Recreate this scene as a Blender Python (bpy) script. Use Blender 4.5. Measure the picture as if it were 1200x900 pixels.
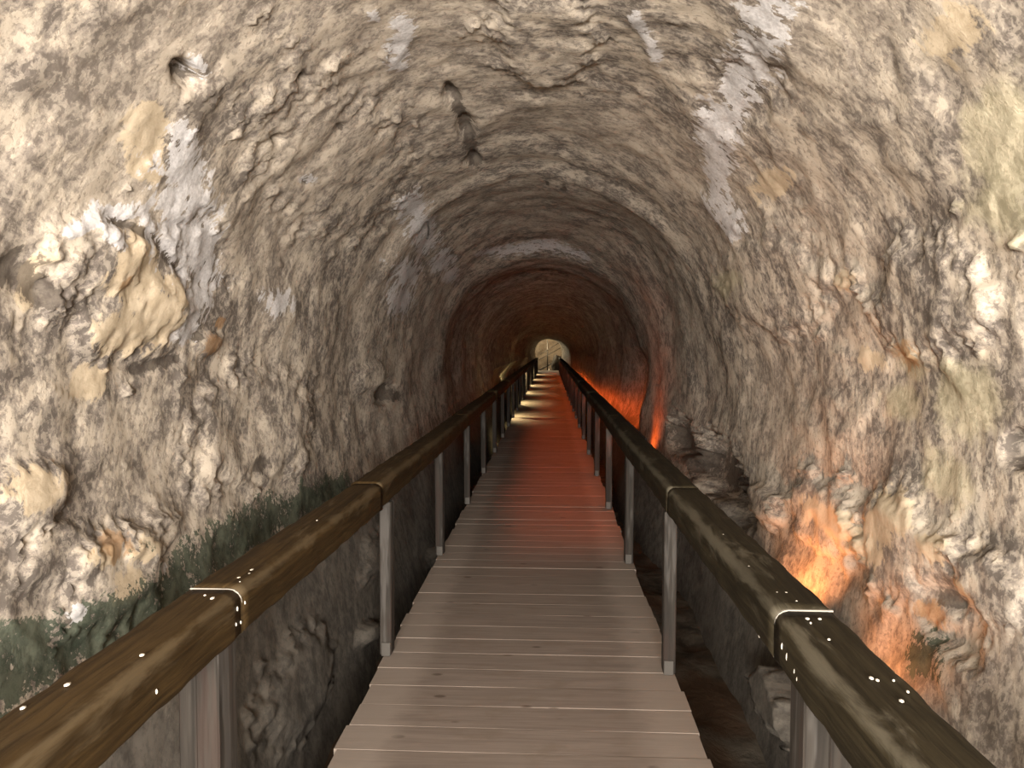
import bpy, bmesh, math, random
import numpy as np
from mathutils import Vector

for _o in list(bpy.data.objects):
    bpy.data.objects.remove(_o)
SC = bpy.context.scene
COL = SC.collection

# ---------------------------------------------------------------- camera, world, light, exposure
PITCH, YAW = math.atan(43/900), math.atan(45/900*math.cos(math.atan(43/900)))
cam_d = bpy.data.cameras.new('camera')
cam_d.sensor_width = 36.0
cam_d.lens = 27.0
cam_d.clip_start = 0.05
cam = bpy.data.objects.new('camera', cam_d)
COL.objects.link(cam)
cam.location = (0.12, 0.0, 1.6)
cam.rotation_euler = (math.pi/2 - PITCH, 0, YAW)
SC.camera = cam

world = bpy.data.worlds.new('world')
SC.world = world
world.use_nodes = True
world.node_tree.nodes['Background'].inputs[0].default_value = (1.0, 0.93, 0.84, 1)
world.node_tree.nodes['Background'].inputs[1].default_value = 0.25

def area_light(name, loc, target, sx, sy, power, color):
    d = bpy.data.lights.new(name, 'AREA')
    d.shape = 'RECTANGLE'; d.size = sx; d.size_y = sy
    d.energy = power; d.color = color
    o = bpy.data.objects.new(name, d); COL.objects.link(o)
    o.location = loc
    o.rotation_euler = (Vector(target)-Vector(loc)).to_track_quat('-Z', 'Y').to_euler()
    return o
# daylight falling in through the mouth of the tunnel behind the camera
L0 = area_light('daylight_from_tunnel_mouth', (0.05, -3.7, 1.6), (0.0, 6.0, 2.1), 2.2, 1.3, 195, (1.0, 0.935, 0.865))
# added fill lamps behind the camera, unseen, brightening both near walls
L1 = area_light('wall_fill_left', (0.5, -1.9, 1.55), (-1.45, 3.4, 2.0), 0.7, 0.6, 92, (1.0, 0.935, 0.87))
L2 = area_light('wall_fill_right', (-0.5, -1.9, 1.55), (1.45, 3.4, 1.9), 0.7, 0.6, 86, (1.0, 0.935, 0.85))
for _l, _s in ((L0, 120), (L1, 95), (L2, 95)):
    _l.data.spread = math.radians(_s)

SC.view_settings.view_transform = 'Standard'
SC.view_settings.look = 'None'
SC.view_settings.gamma = 1.0
SC.view_settings.use_curve_mapping = False
SC.view_settings.exposure = 0.1
SC.cycles.max_bounces = 6
SC.cycles.diffuse_bounces = 4
SC.cycles.glossy_bounces = 2
SC.cycles.sample_clamp_indirect = 4.0
SC.cycles.use_denoising = True

# ---------------------------------------------------------------- helpers
def obj(name, me, mat=None, parent=None, loc=(0, 0, 0), rot=(0, 0, 0)):
    o = bpy.data.objects.new(name, me)
    COL.objects.link(o)
    o.location = loc; o.rotation_euler = rot
    if mat is not None and not me.materials:
        me.materials.append(mat)
    if parent is not None:
        o.parent = parent
    return o
def structure(name, me, mat):
    o = obj(name, me, mat); o['kind'] = 'structure'; return o
def thing(name, label, cat, loc=(0, 0, 0), group=None):
    o = bpy.data.objects.new(name, None); COL.objects.link(o)
    o.empty_display_size = 0.1
    o.location = loc; o['label'] = label; o['category'] = cat
    if group: o['group'] = group
    return o
def mesh_from(name, verts, faces, smooth=False):
    me = bpy.data.meshes.new(name)
    me.from_pydata([tuple(v) for v in verts], [], faces)
    if smooth:
        me.polygons.foreach_set('use_smooth', [True]*len(me.polygons))
    me.update()
    return me
def bm_mesh(name, bm, smooth=False):
    bmesh.ops.recalc_face_normals(bm, faces=bm.faces)
    me = bpy.data.meshes.new(name); bm.to_mesh(me); bm.free()
    if smooth:
        me.polygons.foreach_set('use_smooth', [True]*len(me.polygons))
    return me
def add_box(bm, c, s, bev=0.0, rotz=0.0):
    r = bmesh.ops.create_cube(bm, size=1.0)
    vs = r['verts']
    for v in vs:
        x, y, z = v.co.x*s[0], v.co.y*s[1], v.co.z*s[2]
        cr, sr = math.cos(rotz), math.sin(rotz)
        v.co = (x*cr-y*sr+c[0], x*sr+y*cr+c[1], z+c[2])
    if bev > 0:
        es = list({e for v in vs for e in v.link_edges})
        bmesh.ops.bevel(bm, geom=es, offset=bev, segments=1, affect='EDGES')
def box_mesh(name, c, s, bev=0.0):
    bm = bmesh.new(); add_box(bm, c, s, bev); return bm_mesh(name, bm)
def tube_mesh(name, pts, r, n=8):
    bm = bmesh.new(); rings = []
    pts = [Vector(p) for p in pts]
    for i, p in enumerate(pts):
        d = (pts[min(i+1, len(pts)-1)]-pts[max(i-1, 0)]).normalized()
        u = d.cross(Vector((0.31, 0.2, 0.93))).normalized(); w = d.cross(u)
        rings.append([bm.verts.new(p+(u*math.cos(t)+w*math.sin(t))*r) for t in [2*math.pi*k/n for k in range(n)]])
    for a, b in zip(rings, rings[1:]):
        for k in range(n):
            bm.faces.new((a[k], a[(k+1) % n], b[(k+1) % n], b[k]))
    bm.faces.new(rings[0]); bm.faces.new(rings[-1])
    return bm_mesh(name, bm, True)

# gradient noise on numpy arrays
_rng = np.random.RandomState(7)
_PERM = _rng.permutation(512).astype(np.int64)
_G = _rng.normal(size=(512, 3)); _G /= np.linalg.norm(_G, axis=1)[:, None]
_G = _G.astype(np.float32)
def perlin(P):
    P = P.astype(np.float32)
    I = np.floor(P).astype(np.int64); f = P-I
    u = f*f*f*(f*(f*6-15)+10)
    def g(dx, dy, dz):
        h = _PERM[(_PERM[(_PERM[(I[:, 0]+dx) & 511]+I[:, 1]+dy) & 511]+I[:, 2]+dz) & 511]
        G = _G[h]
        return G[:, 0]*(f[:, 0]-dx)+G[:, 1]*(f[:, 1]-dy)+G[:, 2]*(f[:, 2]-dz)
    l = lambda a, b, t: a+(b-a)*t
    x00 = l(g(0, 0, 0), g(1, 0, 0), u[:, 0]); x10 = l(g(0, 1, 0), g(1, 1, 0), u[:, 0])
    x01 = l(g(0, 0, 1), g(1, 0, 1), u[:, 0]); x11 = l(g(0, 1, 1), g(1, 1, 1), u[:, 0])
    return l(l(x00, x10, u[:, 1]), l(x01, x11, u[:, 1]), u[:, 2])
def fbm(P, octaves=3, seed=0.0):
    r = 0; a = 1.0
    for k in range(octaves):
        r = r+a*perlin(P*(2.0**k)+seed+k*17.3); a *= 0.5
    return r
def sstep(a, b, x):
    t = np.clip((x-a)/(b-a), 0, 1); return t*t*(3-2*t)

# ---------------------------------------------------------------- materials
class NT:
    def __init__(s, name, rough=0.9, spec=0.2):
        s.m = bpy.data.materials.new(name); s.m.use_nodes = True
        s.t = s.m.node_tree; s.t.nodes.clear()
        s.out = s.t.nodes.new('ShaderNodeOutputMaterial')
        s.b = s.t.nodes.new('ShaderNodeBsdfPrincipled')
        s.b.inputs['Roughness'].default_value = rough
        s.b.inputs['Specular IOR Level'].default_value = spec
        s.t.links.new(s.b.outputs[0], s.out.inputs[0])
    def put(s, v, sock):
        if isinstance(v, bpy.types.NodeSocket): s.t.links.new(v, sock)
        elif isinstance(v, tuple) and sock.type == 'RGBA': sock.default_value = tuple(v)+((1,) if len(v) == 3 else ())
        else: sock.default_value = v
    def math(s, op, a, b=0.0, c=None, clamp=False):
        n = s.t.nodes.new('ShaderNodeMath'); n.operation = op; n.use_clamp = clamp
        s.put(a, n.inputs[0]); s.put(b, n.inputs[1])
        if c is not None: s.put(c, n.inputs[2])
        return n.outputs[0]
    def step(s, v, lo, hi, a=0.0, b=1.0):
        n = s.t.nodes.new('ShaderNodeMapRange'); n.interpolation_type = 'SMOOTHSTEP'
        s.put(v, n.inputs[0]); s.put(lo, n.inputs[1]); s.put(hi, n.inputs[2]); s.put(a, n.inputs[3]); s.put(b, n.inputs[4])
        return n.outputs[0]
    def mix(s, f, a, b, mode='MIX'):
        n = s.t.nodes.new('ShaderNodeMix'); n.data_type = 'RGBA'; n.blend_type = mode
        s.put(f, n.inputs[0]); s.put(a, n.inputs[6]); s.put(b, n.inputs[7])
        return n.outputs[2]
    def coord(s, which='Object'):
        n = s.t.nodes.new('ShaderNodeTexCoord'); return n.outputs[which]
    def uv(s, name):
        n = s.t.nodes.new('ShaderNodeUVMap'); n.uv_map = name; return n.outputs[0]
    def attr(s, name):
        n = s.t.nodes.new('ShaderNodeAttribute'); n.attribute_name = name
        sp = s.t.nodes.new('ShaderNodeSeparateColor'); s.t.links.new(n.outputs['Color'], sp.inputs[0])
        return sp.outputs[0], sp.outputs[1], sp.outputs[2], n.outputs['Alpha']
    def scale(s, v, sc, off=None):
        n = s.t.nodes.new('ShaderNodeMapping'); s.t.links.new(v, n.inputs[0]); n.inputs['Scale'].default_value = sc
        if off is not None:
            if isinstance(off, bpy.types.NodeSocket): s.t.links.new(off, n.inputs['Location'])
            else: n.inputs['Location'].default_value = off
        return n.outputs[0]
    def noise(s, v, sc=1.0, det=4.0, rough=0.55, dist=0.0, color=False):
        n = s.t.nodes.new('ShaderNodeTexNoise'); s.put(v, n.inputs['Vector'])
        n.inputs['Scale'].default_value = sc; n.inputs['Detail'].default_value = det
        n.inputs['Roughness'].default_value = rough; n.inputs['Distortion'].default_value = dist
        return n.outputs['Color' if color else 'Fac']
    def voronoi(s, v, sc=1.0, feature='F1'):
        n = s.t.nodes.new('ShaderNodeTexVoronoi'); n.feature = feature; s.put(v, n.inputs['Vector'])
        n.inputs['Scale'].default_value = sc
        return n.outputs['Distance']
    def random(s):
        n = s.t.nodes.new('ShaderNodeObjectInfo'); return n.outputs['Random']
    def combine(s, x, y, z):
        n = s.t.nodes.new('ShaderNodeCombineXYZ'); s.put(x, n.inputs[0]); s.put(y, n.inputs[1]); s.put(z, n.inputs[2]); return n.outputs[0]
    def sep(s, v):
        n = s.t.nodes.new('ShaderNodeSeparateXYZ'); s.put(v, n.inputs[0]); return n.outputs
    def color(s, c): s.put(c, s.b.inputs['Base Color']); return s
    def bump(s, h, strength=0.5, dist=0.02):
        n = s.t.nodes.new('ShaderNodeBump'); s.put(strength, n.inputs['Strength']); n.inputs['Distance'].default_value = dist
        s.put(h, n.inputs['Height']); s.t.links.new(n.outputs[0], s.b.inputs['Normal']); return s
def plain(name, c, rough=0.7, metal=0.0, var=0.15, sc=20):
    m = NT(name, rough)
    n = m.noise(m.coord(), sc, 5)
    m.color(m.mix(n, tuple(x*(1-var) for x in c), tuple(x*(1+var) for x in c)))
    m.b.inputs['Metallic'].default_value = metal
    m.bump(n, 0.15, 0.004)
    return m.m

def rock_material():
    m = NT('chiselled_rock', 0.82, 0.22)
    st = m.uv('streak'); P = m.coord('Object')
    wh, cr, mo, orr = m.attr('stain_light_a'); dk, ye, sf, lsh = m.attr('stain_shade_b')
    wob = m.noise(P, 4.0, 4)
    # tool strokes: long thin flakes that run round the vault
    A = m.noise(m.scale(st, (19, 7.5, 1)), 1.0, 5, 0.62, 0.5)
    A2 = m.noise(m.scale(st, (52, 20, 1)), 1.0, 3, 0.6, 0.5)
    B = m.noise(P, 11.0, 9, 0.70, 0.3)
    C = m.noise(P, 2.0, 4, 0.55, 0.3)
    D = m.noise(P, 60.0, 4, 0.65, 0.3)
    sm = m.math('MULTIPLY_ADD', m.step(C, 0.38, 0.6), 0.45, 0.22)          # how streaky a patch is
    sm = m.math('MULTIPLY', sm, m.math('SUBTRACT', 1.0, sf))
    strk = m.math('ADD', m.math('MULTIPLY', A, 0.68), m.math('MULTIPLY', A2, 0.32))
    mixab = m.math('ADD', m.math('MULTIPLY', strk, sm), m.math('MULTIPLY', B, m.math('SUBTRACT', 1.0, sm)))
    mixab = m.math('ADD', mixab, m.math('MULTIPLY', m.math('SUBTRACT', wob, 0.5), 0.40))
    tone = m.step(mixab, 0.44, 0.545)
    flake = m.step(m.math('ADD', mixab, m.math('MULTIPLY', m.math('SUBTRACT', D, 0.5), 0.20)), 0.528, 0.548)
    grey = m.mix(m.step(C, 0.35, 0.65), (0.180, 0.153, 0.132), (0.225, 0.192, 0.160))
    tan = m.mix(m.step(wob, 0.35, 0.65), (0.345, 0.295, 0.240), (0.40, 0.345, 0.278))
    col = m.mix(tone, grey, tan)
    col = m.mix(m.math('MULTIPLY', flake, 0.72), col, (0.55, 0.47, 0.37))
    dkf = m.step(m.math('ADD', mixab, m.math('MULTIPLY', m.math('SUBTRACT', D, 0.5), 0.20)), 0.462, 0.44)
    col = m.mix(m.math('MULTIPLY', dkf, 0.68), col, (0.105, 0.088, 0.073))
    big = m.noise(P, 0.9, 3, 0.5)
    col = m.mix(m.math('MULTIPLY', m.step(big, 0.42, 0.68), 0.40), col, (0.40, 0.335, 0.265))
    E = m.noise(P, 34.0, 7, 0.68, 0.4)
    col = m.mix(m.math('MULTIPLY', m.step(E, 0.50, 0.56), 0.42), col, (0.50, 0.435, 0.35))
    col = m.mix(m.math('MULTIPLY', m.step(E, 0.46, 0.40), 0.50), col, (0.125, 0.104, 0.088))
    sp = m.step(m.voronoi(P, 55), 0.10, 0.24, 1.0, 0.0)
    spm = m.math('MULTIPLY', sp, m.step(m.noise(P, 6, 3), 0.50, 0.62))
    col = m.mix(m.math('MULTIPLY', spm, 0.5), col, (0.09, 0.072, 0.058))
    jag = m.math('ADD', m.math('MULTIPLY', strk, 0.55), m.math('MULTIPLY', B, 0.45))
    jc = m.math('SUBTRACT', jag, 0.5)
    def mask(v, lo=0.42, hi=0.54, k=4.0):
        # only where the stain or painted shade is, never where its mask is nought
        return m.math('MULTIPLY', m.step(m.math('MULTIPLY_ADD', jc, k, v), lo, hi), m.step(v, 0.02, 0.20))
    bc = m.math('SUBTRACT', B, 0.5)
    col = m.mix(m.math('MULTIPLY', m.step(m.math('MULTIPLY_ADD', bc, 1.6, ye), 0.2, 0.9), 0.4), col, (0.53, 0.48, 0.29))
    crm = mask(cr, 0.40, 0.60, 3.6)
    col = m.mix(m.math('MULTIPLY', crm, 0.8), col, m.mix(m.step(B, 0.3, 0.7), (0.46, 0.36, 0.235), (0.62, 0.51, 0.36)))
    om = mask(orr, 0.40, 0.75, 4.5)
    col = m.mix(m.math('MULTIPLY', om, 0.65), col, (0.34, 0.185, 0.075))
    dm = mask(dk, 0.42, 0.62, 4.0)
    col = m.mix(m.math('MULTIPLY', dm, 0.8), col, (0.065, 0.052, 0.042))  # dark marks, plus shade of the right-hand hollows painted in
    # dimness of the walls below rail height, painted in as darker grey
    lshm = m.step(m.math('MULTIPLY_ADD', bc, 1.5, lsh), 0.3, 0.75)
    col = m.mix(m.math('MULTIPLY', lshm, 0.82), col, m.mix(m.step(B, 0.3, 0.7), (0.062, 0.056, 0.047), (0.108, 0.098, 0.084)))
    mm = m.math('MULTIPLY', m.step(m.math('ADD', m.math('MULTIPLY', m.math('SUBTRACT', D, 0.5), 2.2), m.math('MULTIPLY_ADD', bc, 3.8, mo)), 0.36, 0.62), m.step(mo, 0.02, 0.3))
    col = m.mix(m.math('MULTIPLY', mm, 0.9), col, m.mix(m.step(B, 0.35, 0.7), (0.020, 0.032, 0.020), (0.085, 0.105, 0.072)))
    wm = mask(m.math('MULTIPLY', wh, 0.85), 0.40, 0.50, 6.0)
    col = m.mix(m.math('MULTIPLY', wm, 0.85), col, m.mix(m.step(D, 0.3, 0.7), (0.46, 0.44, 0.43), (0.68, 0.66, 0.65)))
    m.color(col)
    h = m.math('ADD', m.math('MULTIPLY', strk, m.math('MULTIPLY', sm, 0.8)), m.math('ADD', m.math('MULTIPLY', B, 0.9), m.math('MULTIPLY', E, 0.5)))
    h = m.math('ADD', h, m.math('MULTIPLY', flake, 0.12))
    m.bump(h, m.math('MULTIPLY_ADD', lshm, -0.25, 0.45), 0.008)
    return m.m
def floor_material():
    m = NT('damp_trench_earth', 0.9, 0.15)
    P = m.coord(); n = m.noise(P, 5, 7, 0.6, 0.3); b = m.noise(P, 1.3, 3)
    c = m.mix(m.step(n, 0.35, 0.65), (0.055, 0.046, 0.035), (0.15, 0.125, 0.095))
    c = m.mix(m.step(b, 0.5, 0.65), c, (0.10, 0.062, 0.038))
    m.color(c); m.bump(n, 0.6, 0.05)
    return m.m
def rail_material(name, dark, light, edge):
    m = NT(name, 0.66, 0.12)
    rnd = m.random()
    P = m.coord('Object'); off = m.combine(m.math('MULTIPLY', rnd, 31.0), m.math('MULTIPLY', rnd, 17.0), m.math('MULTIPLY', rnd, 53.0))
    w = m.noise(m.scale(P, (3, 1.2, 3), off), 1.0, 2)
    q = m.scale(P, (34, 1.6, 34), off)
    g = m.noise(q, 1.0, 5, 0.62, 1.1)
    f = m.noise(m.scale(P, (130, 3.5, 130), off), 1.0, 3, 0.6, 0.4)
    c = m.mix(m.step(g, 0.33, 0.68), dark, light)
    c = m.mix(m.math('MULTIPLY', m.step(f, 0.5, 0.7), 0.45), c, tuple(x*0.4 for x in dark))
    e, tp, _, _ = m.attr('wear')
    blot = m.noise(m.scale(P, (14, 3.0, 14), off), 1.0, 5, 0.65, 0.6)
    ew = m.math('MULTIPLY', m.step(m.math('MULTIPLY_ADD', m.math('SUBTRACT', blot, 0.5), 2.4, e), 0.30, 0.95), 0.60)
    c = m.mix(ew, c, edge)
    tw = m.math('MULTIPLY', m.math('MULTIPLY', tp, m.step(blot, 0.58, 0.72)), 0.35)
    c = m.mix(tw, c, edge)
    c = m.mix(m.math('MULTIPLY', m.step(w, 0.55, 0.75), 0.35), c, tuple(x*0.55 for x in dark))
    m.color(c)
    m.bump(m.math('ADD', g, m.math('MULTIPLY', f, 0.5)), 0.35, 0.006)
    return m.m
def plank_material():
    m = NT('worn_deck_timber', 0.8, 0.12)
    rnd = m.random(); P = m.coord('Object')
    off = m.combine(m.math('MULTIPLY', rnd, 71.0), m.math('MULTIPLY', rnd, 37.0), m.math('MULTIPLY', rnd, 13.0))
    g = m.noise(m.scale(P, (2.2, 38, 8), off), 1.0, 5, 0.6, 0.7)
    b = m.noise(m.scale(P, (5, 9, 5), off), 1.0, 4, 0.6)
    c = m.mix(m.step(g, 0.3, 0.7), (0.172, 0.136, 0.113), (0.228, 0.184, 0.153))
    c = m.mix(m.math('MULTIPLY', m.step(b, 0.5, 0.72), 0.45), c, (0.155, 0.118, 0.088))
    c = m.mix(m.math('MULTIPLY', rnd, 0.28), c, (0.16, 0.128, 0.10))
    kn = m.voronoi(m.scale(P, (3.5, 7, 1), off), 1.0)
    c = m.mix(m.step(kn, 0.06, 0.13, 0.7, 0.0), c, (0.06, 0.042, 0.030))
    x, y, z = m.sep(P)
    ax = m.math('ABSOLUTE', x)
    dust = m.step(m.math('ADD', ax, m.math('MULTIPLY', m.math('SUBTRACT', b, 0.5), 0.25)), 0.44, 0.60)
    c = m.mix(m.math('MULTIPLY', dust, 0.6), c, (0.32, 0.268, 0.225))
    m.color(c)
    m.bump(m.math('ADD', g, m.math('MULTIPLY', b, 0.4)), 0.25, 0.004)
    return m.m
def post_material():
    m = NT('weathered_post_timber', 0.75, 0.25)
    rnd = m.random(); P = m.coord('Object')
    off = m.combine(m.math('MULTIPLY', rnd, 71.0), m.math('MULTIPLY', rnd, 37.0), m.math('MULTIPLY', rnd, 13.0))
    g = m.noise(m.scale(P, (40, 40, 1.6), off), 1.0, 4, 0.6, 0.6)
    b = m.noise(m.scale(P, (16, 16, 2.0), off), 1.0, 3, 0.6)
    c = m.mix(m.step(g, 0.33, 0.66), (0.024, 0.020, 0.016), (0.050, 0.042, 0.034))
    c = m.mix(m.math('MULTIPLY', m.step(b, 0.5, 0.62), 0.5), c, (0.048, 0.029, 0.022))
    c = m.mix(m.math('MULTIPLY', m.step(b, 0.36, 0.46, 1.0, 0.0), 0.45), c, (0.12, 0.11, 0.10))
    m.color(c); m.bump(g, 0.3, 0.004)
    return m.m
def emitter(name, c, s):
    m = NT(name, 0.4)
    m.color((0.8, 0.8, 0.8))
    m.put(tuple(c), m.b.inputs['Emission Color']); m.b.inputs['Emission Strength'].default_value = s
    return m.m
M_ROCK = rock_material()
M_FLOOR = floor_material()
M_RAIL_L = rail_material('oiled_rail_timber_brown', (0.028, 0.0165, 0.006), (0.058, 0.035, 0.013), (0.12, 0.088, 0.05))
M_RAIL_R = rail_material('oiled_rail_timber_dark', (0.017, 0.013, 0.007), (0.036, 0.028, 0.015), (0.14, 0.122, 0.088))
M_PLANK = plank_material()
M_POST = post_material()
M_STEEL = plain('dark_steel', (0.05, 0.045, 0.04), 0.5, 0.6)
M_PALE = plain('pale_filler', (0.30, 0.275, 0.235), 0.7, 0, 0.1, 60)
M_FLECK = plain('cream_drips', (0.55, 0.50, 0.42), 0.6, 0, 0.1, 80)
M_SUBTIMBER = plain('dark_bearer_timber', (0.10, 0.078, 0.058), 0.85, 0, 0.35, 7)
M_BRACKET = plain('galvanised_bracket', (0.11, 0.10, 0.088), 0.55, 0.3)
M_HOUSING = plain('black_lamp_housing', (0.02, 0.02, 0.02), 0.5, 0.2)
M_LENS_RED = emitter('amber_lamp_glass', (1.0, 0.22, 0.04), 3)
M_LENS_WARM = emitter('warm_lamp_glass', (1.0, 0.80, 0.45), 3)

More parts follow.
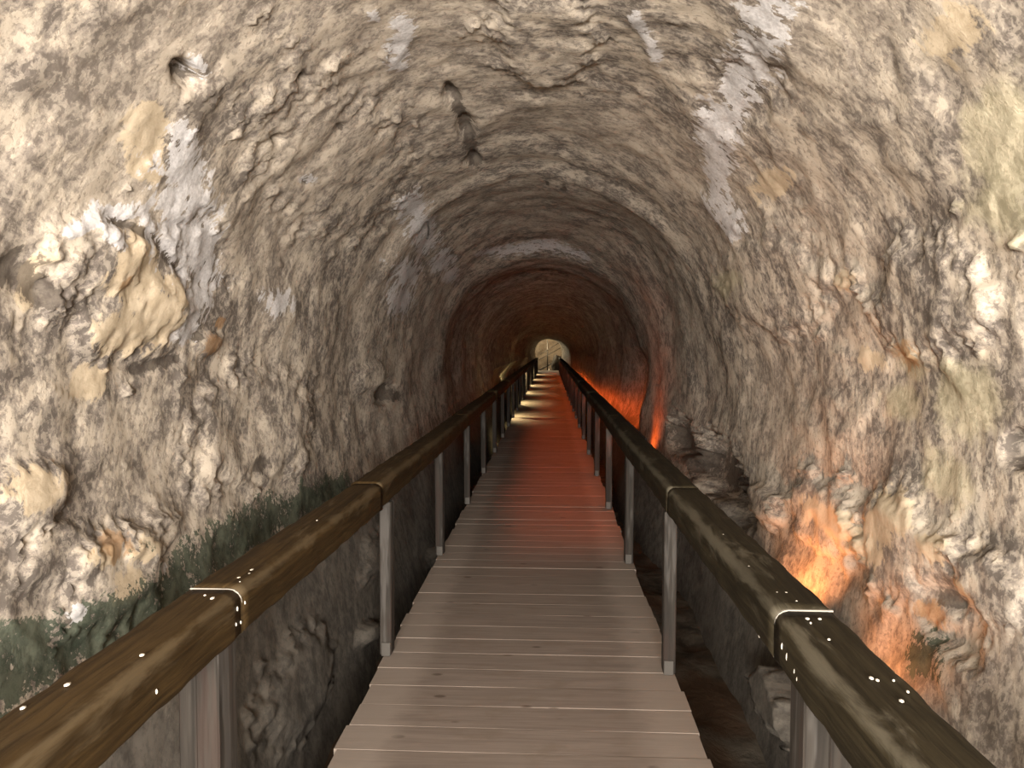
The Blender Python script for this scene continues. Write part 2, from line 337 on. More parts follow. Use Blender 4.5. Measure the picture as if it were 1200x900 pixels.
# ---------------------------------------------------------------- stains, veins, hollows and painted light and shade of this rock: (x, y, z, radius, radius along the tunnel[, depth])
FEATURES = {
 'white': [(-1.21,2.72,2.35,0.049,0.101),(-1.24,2.77,2.31,0.064,0.131),(-1.26,2.82,2.26,0.079,0.163),(-1.31,2.95,2.15,0.113,0.236),(-1.35,3.09,2.04,0.125,0.267),(-1.38,3.24,1.95,0.102,0.225),(-1.41,3.23,1.81,0.08,0.173),(-1.42,3.21,1.76,0.069,0.147),(-1.43,3.19,1.71,0.058,0.121),(-1.44,3.16,1.67,0.047,0.097),(-1.38,2.29,1.96,0.016,0.024),(-1.37,2.31,1.97,0.017,0.027),(-1.37,2.33,1.99,0.019,0.03),(-1.37,2.35,2.0,0.021,0.033),(-1.36,2.37,2.01,0.022,0.036),(-1.36,2.39,2.02,0.024,0.04),(-1.35,2.41,2.04,0.026,0.043),(-1.35,2.43,2.05,0.027,0.046),(-1.35,2.48,2.06,0.029,0.051),(-1.34,2.53,2.06,0.031,0.055),(-1.34,2.58,2.07,0.034,0.06),(-1.34,2.64,2.08,0.036,0.066),(-1.34,2.69,2.06,0.032,0.06),(-1.35,2.74,2.05,0.028,0.053),(-0.5,3.37,2.96,0.048,0.118),(-0.53,3.46,2.95,0.046,0.115),(-0.56,3.55,2.94,0.043,0.112),(-0.6,3.64,2.92,0.04,0.109),(-0.94,5.83,2.68,0.11,0.44),(-0.97,6.34,2.64,0.12,0.478),(-1.01,6.93,2.59,0.131,0.523),(-1.22,7.04,2.28,0.157,0.628),(-1.32,7.27,2.06,0.146,0.584),(-1.05,8.26,2.53,0.138,0.55),(-1.08,9.24,2.47,0.113,0.452),(-0.77,9.4,2.77,0.052,0.208),(-0.73,9.55,2.8,0.053,0.214),(-0.69,9.68,2.82,0.055,0.22),(-0.64,9.8,2.84,0.056,0.225),(-0.6,9.92,2.87,0.058,0.23),(-0.55,10.01,2.88,0.059,0.235),(-0.49,10.05,2.89,0.06,0.239),(-0.44,10.08,2.9,0.061,0.242),(-0.38,10.1,2.91,0.061,0.245),(-0.33,10.12,2.92,0.062,0.249),(-0.27,10.14,2.93,0.063,0.252),(-0.22,10.15,2.94,0.064,0.255),(-0.16,10.15,2.95,0.064,0.257),(-0.11,10.15,2.95,0.065,0.26),(-0.05,10.14,2.96,0.066,0.263),(0.01,10.13,2.96,0.066,0.265),(0.06,10.11,2.97,0.067,0.267),(0.12,10.14,2.96,0.066,0.263),(0.17,10.16,2.94,0.065,0.259),(0.23,10.17,2.93,0.064,0.255),(0.28,10.18,2.92,0.063,0.251),(0.34,10.18,2.9,0.062,0.247),(0.4,10.18,2.89,0.06,0.242),(0.45,10.18,2.87,0.059,0.237),(0.51,10.17,2.86,0.058,0.233),(0.56,10.15,2.84,0.057,0.228),(0.62,10.12,2.82,0.056,0.223),(0.87,2.71,2.77,0.087,0.195),(0.9,2.94,2.74,0.088,0.22),(0.91,3.13,2.73,0.092,0.247),(0.92,3.34,2.72,0.097,0.28),(0.95,3.77,2.69,0.102,0.344),(0.98,3.92,2.66,0.09,0.325),(1.01,4.07,2.63,0.078,0.3),(1.04,4.24,2.6,0.064,0.257),(1.06,4.38,2.56,0.062,0.247),(1.09,4.52,2.53,0.059,0.235),(1.12,4.66,2.49,0.056,0.223),(1.16,4.66,2.42,0.056,0.223),(1.2,4.64,2.36,0.055,0.222),(1.24,4.61,2.3,0.055,0.221),(-1.08,2.56,2.56,0.031,0.067),(-1.4,2.86,0.74,0.033,0.065),(-1.4,2.3,0.76,0.021,0.034),(-1.4,4.23,1.85,0.071,0.201),(-1.37,2.5,1.98,0.034,0.058),(-0.59,3.14,2.93,0.021,0.048),(0.47,3.21,2.98,0.028,0.063),(0.49,3.27,2.97,0.028,0.065),(0.51,3.32,2.96,0.029,0.068),(0.53,3.37,2.95,0.029,0.071),(0.56,3.42,2.94,0.03,0.073),(0.58,3.48,2.93,0.03,0.076),(0.6,3.53,2.92,0.031,0.079),(-1.13,3.89,2.48,0.026,0.081)],  # the ring across the ceiling is light on its lip, painted white
 'cream': [(-1.4,2.21,1.87,0.018,0.026),(-1.4,2.21,1.86,0.019,0.028),(-1.41,2.2,1.84,0.019,0.029),(-1.41,2.2,1.82,0.02,0.03),(-1.41,2.2,1.81,0.021,0.031),(-1.42,2.19,1.79,0.022,0.033),(-1.42,2.19,1.77,0.023,0.034),(-1.42,2.18,1.75,0.024,0.035),(-1.42,2.18,1.74,0.025,0.036),(-1.4,2.64,1.86,0.102,0.181),(-1.43,2.86,1.71,0.124,0.233),(-1.44,2.68,1.66,0.092,0.162),(-1.41,2.98,1.83,0.067,0.134),(-1.37,2.67,1.97,0.079,0.143),(-1.45,2.15,1.18,0.075,0.107),(-1.46,2.18,1.21,0.051,0.073),(-1.4,2.56,0.76,0.065,0.115),(-1.41,2.69,0.85,0.037,0.068),(-1.42,2.44,0.9,0.034,0.056),(1.19,3.81,2.39,0.074,0.258),(-1.22,2.51,2.35,0.062,0.117),(-1.25,2.55,2.29,0.057,0.108),(-1.28,2.59,2.23,0.052,0.098),(1.18,2.11,2.42,0.067,0.128),(1.43,2.96,0.98,0.084,0.187),(1.42,3.04,0.89,0.077,0.177),(1.41,3.12,0.8,0.069,0.164),(1.41,3.25,0.8,0.068,0.17),(1.41,3.39,0.81,0.067,0.175),(1.41,3.54,0.81,0.066,0.181),(1.41,3.71,0.81,0.065,0.187),(1.42,2.62,0.93,0.046,0.091),(1.41,2.43,0.85,0.027,0.049),(-1.46,2.53,1.48,0.058,0.096),(1.45,3.36,1.55,0.051,0.126),(1.39,3.46,1.89,0.038,0.099)],
 'moss': [(-1.39,2.03,0.71,0.1,0.142),(-1.39,2.17,0.69,0.099,0.15),(-1.38,2.33,0.67,0.098,0.159),(-1.38,2.5,0.66,0.107,0.185),(-1.38,2.7,0.65,0.117,0.218),(-1.38,2.92,0.65,0.128,0.26),(-1.38,3.17,0.66,0.128,0.279),(-1.38,3.46,0.68,0.127,0.302),(-1.38,3.69,0.67,0.124,0.314),(-1.38,3.96,0.67,0.121,0.326),(-1.38,4.26,0.66,0.116,0.339),(-1.38,4.47,0.66,0.112,0.342),(-1.37,4.7,0.64,0.107,0.345),(-1.37,4.96,0.63,0.101,0.345),(-1.36,5.25,0.62,0.095,0.344),(1.36,2.56,0.57,0.062,0.127)],
 'orange': [(-1.45,3.47,1.6,0.055,0.124),(-1.43,3.54,1.72,0.032,0.075),(-1.41,2.6,1.83,0.024,0.041),(-1.42,2.52,0.92,0.047,0.08),(1.45,2.96,1.56,0.051,0.111),(1.39,2.65,0.7,0.035,0.072)],
 'dark': [(-1.11,2.51,2.52,0.025,0.052),(-1.11,2.54,2.52,0.023,0.047),(-1.11,2.57,2.52,0.02,0.042),(-1.1,2.59,2.53,0.017,0.037),(-1.1,3.37,2.53,0.019,0.052),(-0.92,3.19,2.72,0.018,0.05),(-0.42,4.17,2.98,0.023,0.068),(-0.42,4.24,2.98,0.025,0.076),(-0.42,4.32,2.98,0.027,0.085),(-0.41,4.39,2.98,0.03,0.094),(-0.41,4.47,2.98,0.032,0.104),(-0.41,4.55,2.98,0.035,0.114),(-0.41,4.69,2.98,0.036,0.121),(-0.41,4.83,2.98,0.037,0.129),(-0.41,4.98,2.98,0.038,0.137),(-0.42,5.14,2.98,0.04,0.146),(-0.42,5.31,2.97,0.041,0.156),(-0.43,5.48,2.97,0.042,0.168),(-0.43,5.68,2.97,0.044,0.175),(-0.93,3.8,2.7,0.017,0.058),(0.24,6.63,3.01,0.029,0.116),(0.09,6.61,3.03,0.022,0.087),(1.46,2.26,1.34,0.029,0.048),(1.46,2.27,1.3,0.027,0.044),(1.46,2.27,1.27,0.025,0.041),(-1.41,2.11,1.83,0.058,0.082),(-1.41,2.16,1.81,0.052,0.075),(-1.42,2.23,1.78,0.046,0.068),(-1.35,2.48,2.03,0.022,0.039),(-1.36,2.51,2.03,0.022,0.038),(-1.36,2.54,2.03,0.022,0.038),(-1.36,2.57,2.03,0.021,0.038),(-1.36,2.6,2.03,0.021,0.037),(-1.36,2.63,2.02,0.02,0.037),(-1.36,2.66,2.02,0.02,0.037),(-1.36,2.69,2.02,0.02,0.036),(-1.36,2.73,2.01,0.019,0.036),(-1.36,2.76,2.01,0.019,0.035),(-1.36,2.79,2.0,0.019,0.036),(-1.37,2.82,1.99,0.019,0.037),(-1.37,2.85,1.98,0.019,0.038),(-1.37,2.88,1.96,0.02,0.038),(-1.38,2.91,1.95,0.02,0.039),(-1.38,2.94,1.94,0.02,0.04),(-1.38,2.97,1.93,0.02,0.041),(-1.39,3.01,1.91,0.02,0.041),(-1.39,3.04,1.9,0.021,0.042),(-1.39,3.05,1.88,0.02,0.041),(-1.4,3.07,1.87,0.02,0.04),(-1.4,3.08,1.85,0.019,0.04),(-1.41,3.1,1.83,0.019,0.039),(-1.41,3.11,1.82,0.018,0.038),(-1.41,3.13,1.8,0.018,0.037),(-1.43,7.1,1.19,0.072,0.287),(-1.43,7.32,1.15,0.062,0.247),(-1.42,7.56,1.11,0.051,0.204),(-0.95,6.42,2.66,0.021,0.085),(-0.96,6.48,2.64,0.022,0.086),(-0.98,6.54,2.63,0.022,0.087),(-0.99,6.59,2.61,0.022,0.088),(-1.01,6.65,2.6,0.022,0.089),(0.12,0.3,1.55,0.0,0.001),(-1.15,3.91,2.46,0.013,0.041),(1.36,7.76,0.72,0.137,0.549),(1.36,6.99,0.65,0.155,0.619),(1.37,5.96,0.69,0.145,0.58),(1.37,5.58,0.66,0.123,0.493),(1.37,5.24,0.63,0.104,0.417),(1.42,17.58,1.64,0.311,1.242),(1.39,12.77,1.45,0.197,0.789),(-1.45,2.85,1.52,0.026,0.048),(-1.45,2.89,1.52,0.025,0.048),(-1.45,2.93,1.53,0.025,0.047),(-1.45,2.97,1.53,0.024,0.047),(-1.45,3.01,1.54,0.023,0.046),(-1.45,3.05,1.54,0.023,0.045),(-1.45,3.1,1.55,0.022,0.045),(-1.45,3.14,1.55,0.021,0.044),(1.4,2.56,0.78,0.028,0.056),(-1.43,3.96,0.98,0.041,0.106),(-1.44,3.32,1.65,0.023,0.049),(-1.08,8.51,-0.64,0.01,0.037)],  # blobs in the right hollow and void are shade painted as dark rock
 'yellow': [(1.31,2.09,2.17,0.111,0.187),(1.34,2.16,2.09,0.104,0.176),(1.37,2.23,2.0,0.095,0.163),(1.46,2.55,1.43,0.127,0.236),(1.45,2.96,1.53,0.064,0.14),(1.45,2.63,1.16,0.086,0.167),(1.46,3.04,1.39,0.073,0.162),(1.34,5.22,2.04,0.091,0.364)],
 'bumps': [(-1.41,2.73,1.81,0.232,0.423,0.03),(-1.41,2.95,1.79,0.1,0.196,0.015),(-1.44,2.64,1.67,0.121,0.21,0.015),(-1.39,2.43,1.92,0.138,0.228,0.03),(-1.4,2.56,0.79,0.163,0.286,0.045),(-1.43,2.28,0.96,0.106,0.164,0.03),(-1.42,2.84,0.87,0.098,0.189,0.03),(-1.45,2.18,1.16,0.114,0.164,0.04),(-1.44,3.45,1.61,0.063,0.141,0.03),(-1.11,2.55,2.52,0.037,0.077,-0.09),(-1.1,3.37,2.53,0.019,0.052,-0.06),(-0.92,3.19,2.72,0.021,0.06,-0.05),(-0.42,4.88,2.98,0.064,0.193,-0.07),(-0.43,4.31,2.98,0.038,0.114,-0.05),(-0.43,5.6,2.97,0.049,0.148,-0.06),(1.46,2.27,1.31,0.049,0.081,-0.16),(1.41,2.91,0.86,0.192,0.426,0.04),(1.41,3.71,0.81,0.163,0.467,0.05),(1.4,2.5,0.74,0.11,0.212,-0.05),(1.42,2.31,0.89,0.101,0.176,0.04),(1.38,4.53,0.69,0.1,0.3,0.08),(1.37,6.1,0.67,0.243,0.728,-0.22),(1.37,7.54,0.74,0.2,0.6,-0.2),(1.35,5.18,0.55,0.149,0.447,-0.18),(-1.43,7.09,1.18,0.112,0.335,-0.08),(-1.44,6.48,1.36,0.131,0.393,0.05),(-1.37,3.15,1.98,0.177,0.381,-0.03),(0.95,3.42,2.69,0.148,0.443,-0.03),(0.1,3.64,3.05,0.237,0.583,0.05),(1.37,4.49,1.98,0.294,0.881,0.04),(-1.45,4.03,1.18,0.32,0.836,0.05),(-1.05,4.28,2.58,0.38,1.141,0.04),(1.42,2.77,1.77,0.209,0.434,0.05),(-1.24,5.84,-0.01,0.133,0.398,0.06),(-1.21,3.93,-0.18,0.226,0.519,0.06),(1.22,3.77,-0.14,0.143,0.313,0.3),(-1.1,7.76,-0.55,0.088,0.263,0.15),(-1.16,5.13,-0.37,0.059,0.157,0.1)],
}
HOOK = [-0.957, 6.38, 2.653]
# ---------------------------------------------------------------- the tunnel
PX = np.array([0, .40, .78, 1.10, 1.32, 1.43, 1.46, 1.42, 1.35, 1.27, 1.17, 1.05])      # half width against height, crown to foot
PZ = np.array([3.05, 2.99, 2.82, 2.52, 2.12, 1.70, 1.30, .90, .50, .10, -.35, -.85])
def smooth_profile():
    td = np.linspace(0, len(PX)-1, 400)
    def cr(A, first):
        B = np.concatenate([[first], A, [2*A[-1]-A[-2]]]); i = np.minimum(td.astype(int), len(A)-2); f = td-i
        p0, p1, p2, p3 = B[i], B[i+1], B[i+2], B[i+3]
        return .5*(2*p1+(p2-p0)*f+(2*p0-5*p1+4*p2-p3)*f**2+(3*p1-p0-3*p2+p3)*f**3)
    x = cr(PX, -PX[1]); z = cr(PZ, PZ[1]); x[0] = 0
    return x, z, np.concatenate([[0], np.cumsum(np.hypot(np.diff(x), np.diff(z)))])
SX, SZ, SS = smooth_profile()
SMAX = SS[-1]
WY = [-7, 0, 4, 8, 11.0, 13, 17, 20.5, 24, 34, 44, 49, 52, 53, 55, 59]; WV = [1.05, 1.0, 1.0, .98, .96, 1.10, 1.06, .98, 1.0, .95, .92, .80, .62, .63, 1.0, 1.1]
HY = [-7, 0, 4, 8, 10.0, 10.5, 12.0, 14, 20, 35, 50, 52.5, 54, 59]; HV = [3.3, 3.1, 3.05, 3.02, 3.0, 2.86, 2.84, 3.0, 2.72, 2.45, 2.25, 2.15, 2.8, 3.0]
def base(Y, v):
    s = np.abs(v)
    x = np.interp(s, SS, SX)*np.interp(Y, WY, WV)*np.sign(v); z0 = np.interp(s, SS, SZ)
    k = (np.interp(Y, HY, HV)-1.2)/1.85
    return x, np.where(z0 > 1.2, 1.2+(z0-1.2)*k, z0)

ys = []; y = -5.2
while y < 58.2:
    ys.append(y)
    y += 0.10 if y < -0.3 else 0.05 if y < 1.2 else max(0.0135, min(0.0022*y*y, 0.22))
ys = np.array(ys)
vs = np.linspace(-SMAX, SMAX, 620)
NR, NC = len(ys), len(vs)
YY, VV = [g.ravel() for g in np.meshgrid(ys, vs, indexing='ij')]
X, Z = base(YY, VV)
e = 0.02
xa, za = base(YY, VV-e); xb, zb = base(YY, VV+e)
tx, tz = xb-xa, zb-za
ln = np.hypot(tx, tz)+1e-9
NX, NZ = tz/ln, -tx/ln                                   # points into the tunnel
P = np.stack([X, YY, Z], 1)
SL = 0.42*np.sqrt(VV*VV+0.16)
STREAK = np.stack([YY+SL, VV, np.zeros_like(VV)], 1)
fade = np.interp(YY, [40, 49, 52, 54], [1, .5, .12, .8])
d = 0.085*fbm(P*np.array([0.9, 0.55, 0.9]), 2, 3.1)*fade
d += 0.026*fbm(P*2.4, 2, 11.7)*fade
d += 0.009*fbm(P*7.0, 2, 5.3)
rid = 1-np.abs(fbm(P*np.array([3.1, 2.2, 3.1]), 2, 40.2))*2.2
d += 0.008*sstep(0.55, 1.0, rid)*(perlin(P*1.7+9) > -0.05)
st = STREAK*np.array([9.0, 2.2, 1.0])
d += 0.009*np.abs(fbm(st, 2, 21.0))*sstep(-0.2, 0.25, perlin(P*1.1+4))
d *= 1-0.55*(1-sstep(0.15, 0.6, Z))
# undercut at the foot of the right wall
d -= 0.24*np.interp(YY, [2.0, 3.0, 7.5, 9.5], [0, 1, 1, 0])*np.interp(X, [0.8, 1.0], [0, 1])*(1-sstep(0.05, 0.42, Z))
# step-like rings where one digging campaign met the next
d += 0.05*np.interp(YY, [6.0, 6.25, 7.6], [0, 1, 0])*np.interp(Z, [1.6, 2.4], [0, 1])
near = YY < 16
idx = np.nonzero(near)[0]
Pn = P[idx].astype(np.float32)
wx = fbm(Pn*5.0, 3, 60.0)*0.30
wy = fbm(Pn*16.0, 2, 80.0)*0.16
warp = 1.0+wx*1.6+wy*1.8+0.22*fbm(Pn*45.0, 2, 90.0)
def field(pts, soft=0.55):
    r = np.zeros(len(Pn), np.float32)
    for (fx, fy, fz, rad, ry) in pts:
        k = np.nonzero((np.abs(Pn[:, 1]-fy) < ry*2.6))[0]
        q = Pn[k]
        dd = np.sqrt(((q[:, 0]-fx)**2+(q[:, 2]-fz)**2)/rad**2+((q[:, 1]-fy)/ry)**2)
        r[k] = np.maximum(r[k], 1-sstep(1-soft, 1+soft, dd*warp[k]))
    return r
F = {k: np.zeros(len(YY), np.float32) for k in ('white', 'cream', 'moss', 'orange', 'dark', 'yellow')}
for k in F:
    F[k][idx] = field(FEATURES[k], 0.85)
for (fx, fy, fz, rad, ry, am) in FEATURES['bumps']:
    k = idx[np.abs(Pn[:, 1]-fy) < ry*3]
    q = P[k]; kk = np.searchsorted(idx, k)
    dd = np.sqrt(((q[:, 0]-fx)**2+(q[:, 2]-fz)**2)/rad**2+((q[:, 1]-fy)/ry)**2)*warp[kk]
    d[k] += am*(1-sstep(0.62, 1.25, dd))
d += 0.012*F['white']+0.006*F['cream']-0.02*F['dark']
# side hollow far along on the left, and the bays on the right
d -= 0.42*np.interp(YY, [20.5, 21.5, 44, 47], [0, 1, 1, 0])*np.interp(X, [-1.0, -0.8], [1, 0])*np.interp(Z, [0.0, 0.2, 0.6, 1.0], [0.3, 1, 1, 0])
d -= 0.16*np.interp(YY, [10.4, 10.8, 13.5, 15], [0, 1, 1, 0])*np.interp(X, [0.8, 1.0], [0, 1])*np.interp(Z, [0.2, 0.5, 1.3, 1.6], [0, 1, 1, 0])
# keep the handrails and the deck free of rock
P[:, 0] += NX*d; P[:, 2] += NZ*d
lim = np.where(P[:, 2] < 1.25, np.interp(YY, [48, 50.5], [0.97, 0.80]), 0.0)
inside = (np.abs(P[:, 0]) < lim) & (YY < 53.6)
P[inside, 0] = np.sign(P[inside, 0])*lim[inside]
soft = np.clip(F['white']*0.5+F['cream']*0.8+np.interp(P[:, 1], [1.6, 3.0], [0.45, 0.0])*np.interp(X, [-1.2, -.9], [1, 0]), 0, 1)
low_shade = 1-sstep(0.1, 0.75, P[:, 2]+0.25*fbm(P*1.5, 2, 33.0))  # painted shade, strongest towards the foot of the walls
def tunnel_part(name, c0, c1):
    cols = np.arange(c0, c1+1); n = len(cols)
    vid = (np.arange(NR)[:, None]*NC+cols[None, :])
    V = P[vid.ravel()]
    a = (np.arange(NR-1)[:, None]*n+np.arange(n-1)[None, :]).ravel()
    Q = np.stack([a, a+1, a+n+1, a+n], 1)
    me = bpy.data.meshes.new(name)
    me.vertices.add(len(V)); me.vertices.foreach_set('co', V.astype(np.float32).ravel())
    me.loops.add(Q.size); me.loops.foreach_set('vertex_index', Q.ravel().astype(np.int32))
    me.polygons.add(len(Q)); me.polygons.foreach_set('loop_start', (np.arange(len(Q))*4).astype(np.int32))
    me.polygons.foreach_set('use_smooth', np.ones(len(Q), bool))
    me.update(calc_edges=True)
    uvl = me.uv_layers.new(name='streak')
    uvl.data.foreach_set('uv', STREAK[vid.ravel()][Q.ravel()][:, :2].astype(np.float32).ravel())
    w = vid.ravel()
    for nm, ks in (('stain_light_a', ('white', 'cream', 'moss', 'orange')), ('stain_shade_b', ('dark', 'yellow', 'soft', 'low_shade'))):
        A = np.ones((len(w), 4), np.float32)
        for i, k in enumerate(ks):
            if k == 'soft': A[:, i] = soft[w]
            elif k == 'low_shade': A[:, i] = low_shade[w]
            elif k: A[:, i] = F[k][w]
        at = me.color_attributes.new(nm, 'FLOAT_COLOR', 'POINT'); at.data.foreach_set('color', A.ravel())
    return structure(name, me, M_ROCK)
cL = int(np.searchsorted(vs, -1.15)); cR = int(np.searchsorted(vs, 1.15))
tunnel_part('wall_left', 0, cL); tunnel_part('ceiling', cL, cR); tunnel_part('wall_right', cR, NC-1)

# far end of the tunnel: a closing face of rock
def rough_sheet(name, U, W, place, mat, amp, freq, uv=False):
    uu, ww = np.meshgrid(U, W, indexing='ij'); G = place(uu.ravel(), ww.ravel())
    nrm = np.cross(place(uu.ravel()+.01, ww.ravel())-G, place(uu.ravel(), ww.ravel()+.01)-G); nrm /= np.linalg.norm(nrm, axis=1)[:, None]+1e-9
    G = G+nrm*(amp*fbm(G*freq, 3, 2.2))[:, None]
    n = len(W); a = (np.arange(len(U)-1)[:, None]*n+np.arange(n-1)[None, :]).ravel()
    me = mesh_from(name, G.tolist(), np.stack([a, a+n, a+n+1, a+1], 1).tolist(), True)
    return structure(name, me, mat)
rough_sheet('wall_end', np.linspace(-2.2, 2.2, 60), np.linspace(-1, 4.0, 60), lambda u, w: np.stack([u, np.full_like(u, 57.3)-0.3*np.abs(u)**1.5, w], 1), M_ROCK, 0.25, 1.2)
rough_sheet('floor', np.linspace(-1.9, 1.9, 60), np.linspace(-5.2, 58, 700), lambda u, w: np.stack([u, w, np.interp(w, [52.6, 53.6], [-0.68, -0.12])], 1), M_FLOOR, 0.10, 2.2)

# ---------------------------------------------------------------- boardwalk
R = random.Random(5)
deck = thing('boardwalk', 'long straight timber boardwalk of worn grey-brown cross planks down the tunnel', 'boardwalk', (0, 0, -0.035))
def plank_mesh(i):
    w = 0.1935; t = 0.035; c = 0.0035; r = random.Random(i)
    xl, xr = -0.735+r.uniform(-.010, .010), 0.735+r.uniform(-.010, .010)
    xs = [xl, xl*.33, xr*.33, xr]
    prof = [(-w/2, 0), (-w/2, t-c), (-w/2+c, t), (w/2-c*.5, t), (w/2, t-c*.5), (w/2, 0)]
    V = []; Fc = []
    for x in xs:
        dz = r.uniform(-.0012, .0012)
        V += [(x, y, z+(dz if z > 0 else 0)) for y, z in prof]
    n = len(prof)
    for a in range(3):
        for k in range(n):
            Fc.append((a*n+k, a*n+(k+1) % n, (a+1)*n+(k+1) % n, (a+1)*n+k))
    Fc.append(tuple(range(n))[::-1]); Fc.append(tuple(range(3*n, 4*n)))
    bm = bmesh.new(); me = mesh_from('plank', V, Fc); bm.from_mesh(me); bpy.data.meshes.remove(me)
    me = bm_mesh('plank', bm); me.materials.append(M_PLANK); return me
PM = [plank_mesh(i) for i in range(10)]
y = 1.285
k = 0
while y < 53.2:
    o = obj('plank', PM[R.randrange(10)], None, deck, (0, y, R.uniform(-.0015, .0015)), (R.uniform(-.004, .004), 0, R.uniform(-.0025, .0025)))
    y += 0.196; k += 1
for x in (-0.52, 0.52):
    obj('bearer', box_mesh('bearer', (x, 27.0, -0.10), (0.10, 52.4, 0.197), 0.004), M_SUBTIMBER, deck)
for i in range(14):
    yy = 2.9+3.86*i
    for x in (-0.52, 0.52):
        obj('trestle_leg', box_mesh('trestle_leg', (x, yy, -0.46), (0.10, 0.10, 0.53), 0.004), M_SUBTIMBER, deck)

# ---------------------------------------------------------------- handrails
def rail_mesh(side, y0, y1, seed, x0, x1):
    """rounded timber between y0 and y1; x0/x1 = inner face at its two ends (absolute values)"""
    r = random.Random(seed)
    w, h = 0.155, 0.130
    prof = []
    for cx, cz, a0, rr in ((w, h, 0, .022), (0, h, 90, .034), (0, 0, 180, .012), (w, 0, 270, .012)):
        for q in range(5):
            an = math.radians(a0+22.5*q)
            ox = cx-rr if cx > 0 else rr; oz = cz-rr if cz > 0 else rr
            prof.append((ox+rr*math.cos(an), oz+rr*math.sin(an)))
    n = len(prof)
    L = y1-y0
    rows = max(3, int(L/0.05) if y0 < 8 else 6)
    V = []; W = []
    for i in range(rows+1):
        t = i/rows; yl = L*t
        xi = x0+(x1-x0)*t+0.003*math.sin(yl*2.1+seed)
        dz = 0.003*math.sin(yl*1.4+seed*2)
        for px, pz in prof:
            j = 0.0012*math.sin(yl*23+px*90+seed)+0.0010*math.sin(yl*41-pz*130)
            V.append((side*(xi+px+j), yl, 0.80+pz+dz+j))
            dcorn = math.hypot(px-0.008, pz-(h-0.008))
            W.append((max(0, 1-dcorn/0.045), 1.0 if pz > h*.9 else 0.0, 0, 1))
    Fc = []
    for i in range(rows):
        for k in range(n):
            a, b = i*n+k, i*n+(k+1) % n
            Fc.append((a, b, b+n, a+n))
    Fc.append(tuple(range(n))); Fc.append(tuple(range(rows*n, rows*n+n)))
    bm = bmesh.new(); me = mesh_from('rail', V, Fc); bm.from_mesh(me); bpy.data.meshes.remove(me)
    me = bm_mesh('rail', bm, True)
    at = me.color_attributes.new('wear', 'FLOAT_COLOR', 'POINT'); at.data.foreach_set('color', np.array(W, np.float32).ravel())
    return me
def inner_x(side, y):
    return float(np.interp(y, [-1, 2.0, 3.8, 9, 53], [.745, .735, .705, .70, .69])) if side < 0 else float(np.interp(y, [-1, 2, 3.8, 9, 53], [.70, .695, .68, .675, .67]))
PITCH_POST = 1.93
def handrail(side, joints, mat, label, first_post):
    root = thing('handrail', label, 'handrail', (0, 0, 0))
    for i, (a, b) in enumerate(zip(joints, joints[1:])):
        ja, jb = R.uniform(-.005, .005), R.uniform(-.005, .005)
        obj('rail', rail_mesh(side, a+.003, b-.003, i*3+(7 if side > 0 else 1), inner_x(side, a)+ja, inner_x(side, b)+jb), mat, root, (0, a+.003, 0))
    pm = None
    for i in range(26):
        yy = first_post+PITCH_POST*i
        xin = inner_x(side, yy)
        cx = side*(xin+0.026 if i else xin+0.045)
        if i == 0:
            me = box_mesh('post', (0, 0, 0.40), (0.062, 0.12, 0.80), 0.005)
        else:
            if pm is None: pm = box_mesh('post', (0, 0, 0.40), (0.060, 0.088, 0.80), 0.005); pm.materials.append(M_POST)
            me = pm
        po = obj('post', me, M_POST, root, (cx, yy, 0.003), (0, R.uniform(-.006, .006), R.uniform(-.05, .05)))
        if i < 14:
            br = obj('foot_bracket', box_mesh('foot_bracket', (-side*0.004, -0.050, 0.035), (0.046, 0.010, 0.07), 0.002), M_BRACKET, po)
        if i == 0:
            obj('batten', box_mesh('batten', (side*0.062, 0.01, 0.40), (0.055, 0.09, 0.80), 0.004), M_POST, po)
    return root
jl = [-0.9, 2.06]+[3.72+3.86*i for i in range(12)]+[50.4]
jr = [-0.9, 1.965]+[3.68+3.86*i for i in range(12)]+[50.4]
hr_l = handrail(-1, jl, M_RAIL_L, 'brown timber handrail on posts along the mossy wall with the white vein', 1.99)
hr_r = handrail(1, jr, M_RAIL_R, 'dark olive timber handrail on posts along the wall that glows orange', 1.83)

def joint_seal(side, y, x, wd, parent):
    w, h, o = 0.155, 0.130, 0.0012
    pts = []
    pts += [(w-0.01, h+o)] + [(0.034+(0.034+o)*math.cos(math.radians(q)), h-0.034+(0.034+o)*math.sin(math.radians(q))) for q in (90, 112, 135, 158, 180)] + [(-o, 0.01)]
    V = []; Fc = []
    for k, (px, pz) in enumerate(pts):
        hw = wd*(0.5 if k < 5 else 0.2)
        V += [(side*(x+px), y-hw, .80+pz), (side*(x+px), y+hw, .80+pz), (side*(x+px), y+hw, .80+pz-.004), (side*(x+px), y-hw, .80+pz-.004)]
    for k in range(len(pts)-1):
        for q in range(4):
            Fc.append((k*4+q, k*4+(q+1) % 4, k*4+4+(q+1) % 4, k*4+4+q))
    bm = bmesh.new(); me = mesh_from('joint_seal', V, Fc); bm.from_mesh(me); bpy.data.meshes.remove(me)
    so = obj('joint_seal', bm_mesh('joint_seal', bm), M_PALE, parent)
    so['label'] = 'pale line of filler across the rail joint'
joint_seal(-1, 2.06, inner_x(-1, 2.06), 0.0035, hr_l)
joint_seal(1, 1.965, inner_x(1, 1.965), 0.007, hr_r)
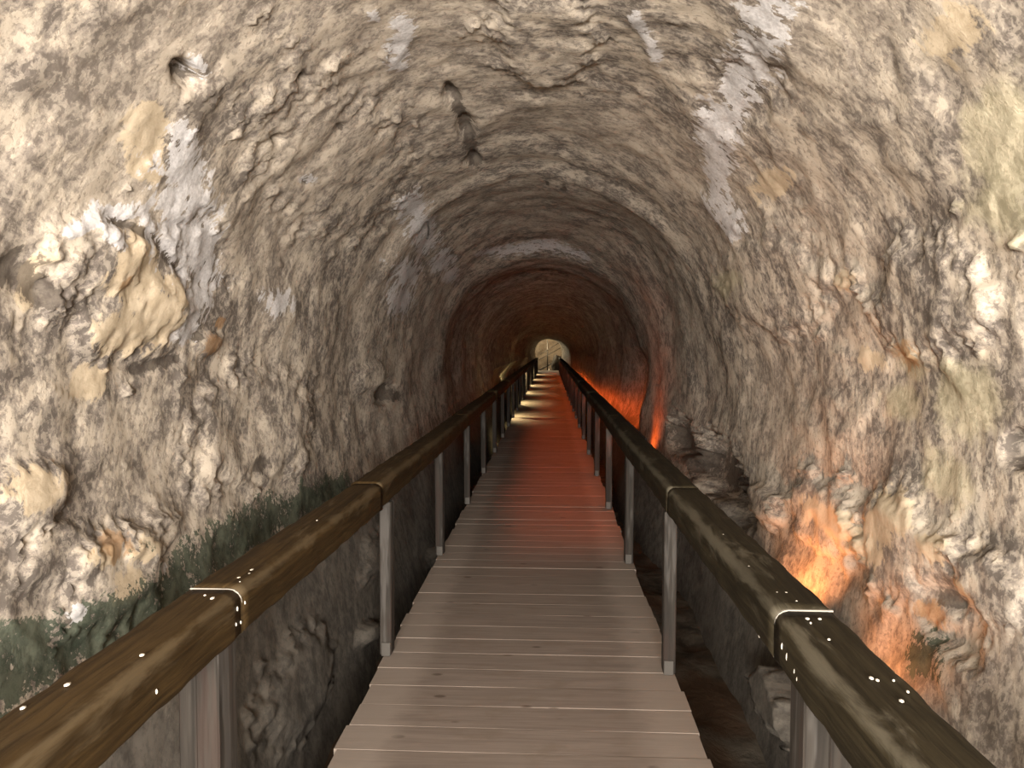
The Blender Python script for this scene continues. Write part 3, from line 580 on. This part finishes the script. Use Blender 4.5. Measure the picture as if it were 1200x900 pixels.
def drips(side, spots, parent):
    bm = bmesh.new()
    for (face, u, yy, a, b) in spots:                       # face 0 = top, 1 = inner side
        x = inner_x(side, yy)
        r = bmesh.ops.create_icosphere(bm, subdivisions=1, radius=1.0)
        for v in r['verts']:
            if face == 0: v.co = (side*(x+u)+v.co.x*a, yy+v.co.y*b, .931+v.co.z*.003)
            else: v.co = (side*(x-.0005)+v.co.x*.003, yy+v.co.y*b, .80+u+v.co.z*a)
    o = obj('drip', bm_mesh('drip', bm, True), M_FLECK, parent); o['kind'] = 'stuff'; o['label'] = 'cream drips spattered on the timber'
drips(-1, [(0, .050, 2.16, .007, .010), (0, .036, 2.20, .005, .008), (0, .045, 1.98, .006, .011), (0, .030, 2.12, .003, .004), (0, .075, 2.0, .004, .005), (0, .045, 2.24, .006, .014), (0, .03, 1.60, .006, .008),
           (1, .085, 2.03, .008, .002), (1, .085, 2.08, .006, .002), (1, .045, 2.02, .006, .002), (1, .04, 2.05, .006, .002), (1, .05, 1.6, .007, .003), (0, .10, 1.45, .006, .010), (0, .12, 1.35, .005, .008), (0, .06, 2.9, .004, .006)], hr_l)
drips(1, [(0, .045, 2.10, .004, .006), (0, .070, 2.10, .005, .006), (0, .075, 2.03, .004, .005), (0, .060, 1.90, .006, .007), (0, .090, 1.90, .005, .005), (0, .058, 1.87, .003, .004), (0, .075, 1.56, .005, .008), (0, .083, 1.55, .004, .006),
          (0, .09, 1.46, .005, .007), (0, .120, 1.50, .003, .005), (0, .115, 1.18, .006, .006), (0, .035, 2.35, .004, .006), (0, .05, 2.75, .004, .007), (0, .115, 1.55, .003, .003), (0, .064, 1.765, .004, .004), (1, .06, 1.90, .010, .002), (1, .05, 1.86, .012, .002), (1, .04, 1.80, .008, .002), (1, .03, 1.78, .008, .002), (1, .01, 2.1, .006, .002)], hr_r)

# ---------------------------------------------------------------- lamps
def lamp(name, label, group, loc, aim, lens, color, power, kind='POINT', angle=80, radius=0.03, bracket=None):
    t = thing(name, label, 'lamp', loc, group)
    rot = (Vector(aim)-Vector(loc)).to_track_quat('-Z', 'Y').to_euler()
    obj('housing', box_mesh('housing', (0, 0, 0.018), (0.036, 0.036, 0.024), 0.004), M_HOUSING, t, (0, 0, 0), rot)
    obj('lens', box_mesh('lens', (0, 0, 0.003), (0.028, 0.028, 0.006), 0.001), lens, t, (0, 0, 0), rot)
    if bracket: obj('bracket', tube_mesh('bracket', bracket, 0.007, 6), M_HOUSING, t)
    l = bpy.data.lights.new(name+'_light', kind); l.energy = power; l.color = color; l.shadow_soft_size = radius
    if kind == 'SPOT': l.spot_size = math.radians(angle); l.spot_blend = 0.6
    lo = bpy.data.objects.new(name+'_light', l); COL.objects.link(lo); lo.parent = t
    lo.location = (Vector(aim)-Vector(loc)).normalized()*0.03; lo.rotation_euler = rot
    return t
RED = (1.0, 0.14, 0.022); AMBER = (1.0, 0.34, 0.10); WARM = (1.0, 0.80, 0.42)
ORD = ['nearest', 'second', 'third', 'fourth', 'fifth', 'sixth', 'seventh', 'eighth', 'ninth', 'tenth', 'eleventh']
for i, (x, yy, z, tx_, ty_, tz_, pw, c, an) in enumerate(((1.08, 3.55, .36, 1.40, 3.7, .68, 22, AMBER, 130), (1.10, 2.75, .33, 1.40, 2.75, .58, 9, AMBER, 130), (1.06, 9.0, .36, 1.42, 9.0, .66, 16, RED, 120))):
    lamp('uplight', ('amber uplight behind the dark olive handrail where the orange glow is tallest', 'amber uplight behind the dark olive handrail beside the joint with pale filler', 'far amber uplight in a rock hollow behind the dark olive handrail')[i], 'amber uplights on the rock', (x, yy, z), (tx_, ty_, tz_), M_LENS_RED, c, pw, 'SPOT', an, 0.04, [(0, 0, 0.0), (.12, 0, -.10), (.36, 0, -.12)])
def strip_light(name, label, x, z, y0, y1, aim, lens, color, power, spread):
    t = thing(name, label, 'lamp', (x, (y0+y1)/2, z))
    obj('housing', box_mesh('housing', (0, 0, 0.012), (0.022, y1-y0, 0.012), 0.002), M_HOUSING, t)
    obj('diffuser', box_mesh('diffuser', (0, 0, 0.003), (0.016, y1-y0, 0.006), 0.001), lens, t)
    k = int((y1-y0)/1.93)
    for q in range(k):
        obj('clip', box_mesh('clip', (-.018 if x > 0 else .02, y0-(y0+y1)/2+1+q*1.93, 0.020), (0.060, 0.02, 0.006), 0.001), M_HOUSING, t)
    l = bpy.data.lights.new(name+'_light', 'AREA'); l.shape = 'RECTANGLE'; l.size = 0.016; l.size_y = y1-y0; l.energy = power; l.color = color; l.spread = math.radians(spread)
    lo = bpy.data.objects.new(name+'_light', l); COL.objects.link(lo); lo.parent = t; lo.location = (0, 0, -0.002)
    lo.rotation_euler = (0, math.atan2(-aim[0], -aim[1]), 0)
    return t
strip_light('strip_light', 'unseen red strip light added outside the dark olive handrail', .885, .850, 6.2, 49, (-1, -.7), M_LENS_RED, RED, 200, 120)  # added to redden the deck in place of light bounced off the rock
strip_light('trench_strip_light', 'long red strip light low against the rock of the glowing side', 1.08, .36, 11.6, 40, (.9, .28), M_LENS_RED, RED, 120, 100)
for i, yy in enumerate((17.5, 22, 27, 32, 38, 45)):
    lamp('wall_floodlight', ORD[i]+' warm white floodlight outside the brown handrail', 'warm floodlights outside the handrail', (-.905, yy, .862), (-.40, yy, .40), M_LENS_WARM, WARM, 150, 'SPOT', 140, 0.02, [(0, 0, 0.01), (.02, 0, .02), (.05, 0, .02)])

lamp('niche_floodlight', 'yellow floodlight inside the rock hollow behind the brown handrail', None, (-1.2, 28.5, .28), (-1.8, 29.5, .75), M_LENS_WARM, (1.0, .82, .38), 45, 'SPOT', 85, .04, [(0, 0, .0), (-.1, 0, -.2), (-.3, 0, -.3)])
# a bent iron pin driven into the rock
_t = np.array(HOOK); _k = np.argmin(((P-_t)**2).sum(1)); _h = P[_k]; _n = np.array([NX[_k], 0, NZ[_k]])
hook = thing('hook', 'bent dark iron hook in the whitish patch high on the rock wall', 'hook', tuple(_h))
def _hp(a, b, c): return tuple(_n*a+np.array([0, b, c]))
obj('shank', tube_mesh('shank', [_hp(-.03, 0, .03), _hp(.02, 0, .045), _hp(.05, .01, .035), _hp(.06, .01, 0), _hp(.055, .0, -.05), _hp(.045, -.02, -.10)], 0.007, 6), M_STEEL, hook)

# ---------------------------------------------------------------- stair chamber at the far end
stair = thing('metal_stair', 'dark steel stair with newel post in the lit chamber at the far end', 'stairs', (0, 55.2, -0.1))
obj('newel_post', tube_mesh('newel_post', [(-.09, 0, 0), (-.09, 0, 2.25)], 0.04, 8), M_STEEL, stair)
obj('top_rail', tube_mesh('top_rail', [(-.62, -.1, 1.18), (.78, .1, 2.05)], 0.025, 6), M_STEEL, stair)
obj('lower_rail', tube_mesh('lower_rail', [(-.75, -.1, .78), (.85, .1, 1.66)], 0.025, 6), M_STEEL, stair)
obj('stringer', tube_mesh('stringer', [(-.75, .0, -.02), (1.0, .1, .98)], 0.05, 6), M_STEEL, stair)
for i in range(6):
    obj('tread', box_mesh('tread', (-.55+.27*i, 0.35, .14+.15*i), (.27, .7, .03), 0.003), M_STEEL, stair)
def boulder(name, label, loc, s, seed):
    bm = bmesh.new(); bmesh.ops.create_icosphere(bm, subdivisions=4, radius=1.0)
    A = np.array([v.co for v in bm.verts]); dd = 1+0.35*fbm(A*1.3, 3, seed)
    for v, k, q in zip(bm.verts, dd, A): v.co = (q[0]*k*s[0], q[1]*k*s[1], q[2]*k*s[2])
    o = obj(name, bm_mesh(name, bm, True), M_DARKROCK); o.location = loc
    o['label'] = label; o['category'] = 'rock'
    return o
M_DARKROCK = plain('dark_loose_rock', (0.03, 0.026, 0.022), 0.9, 0, 0.5, 4)
boulder('boulder', 'dark boulder slumped beside the lit end of the boardwalk', (.62, 54.3, .35), (.40, .4, .70), 4.0)
lamp('chamber_lamp', 'warm floodlight lighting the chamber at the far end', None, (-1.0, 54.6, 2.4), (0, 57, 1.2), M_LENS_WARM, (1.0, .84, .55), 650, 'POINT', radius=.05, bracket=[(0, 0, .02), (-.3, 0, .1)])
lamp('floor_spotlight', 'tiny bright spotlight on the floor at the end of the deck', None, (.02, 53.45, .06), (.02, 50, .16), M_LENS_WARM, (1.0, .85, .6), 4, 'SPOT', 60, .02, None)
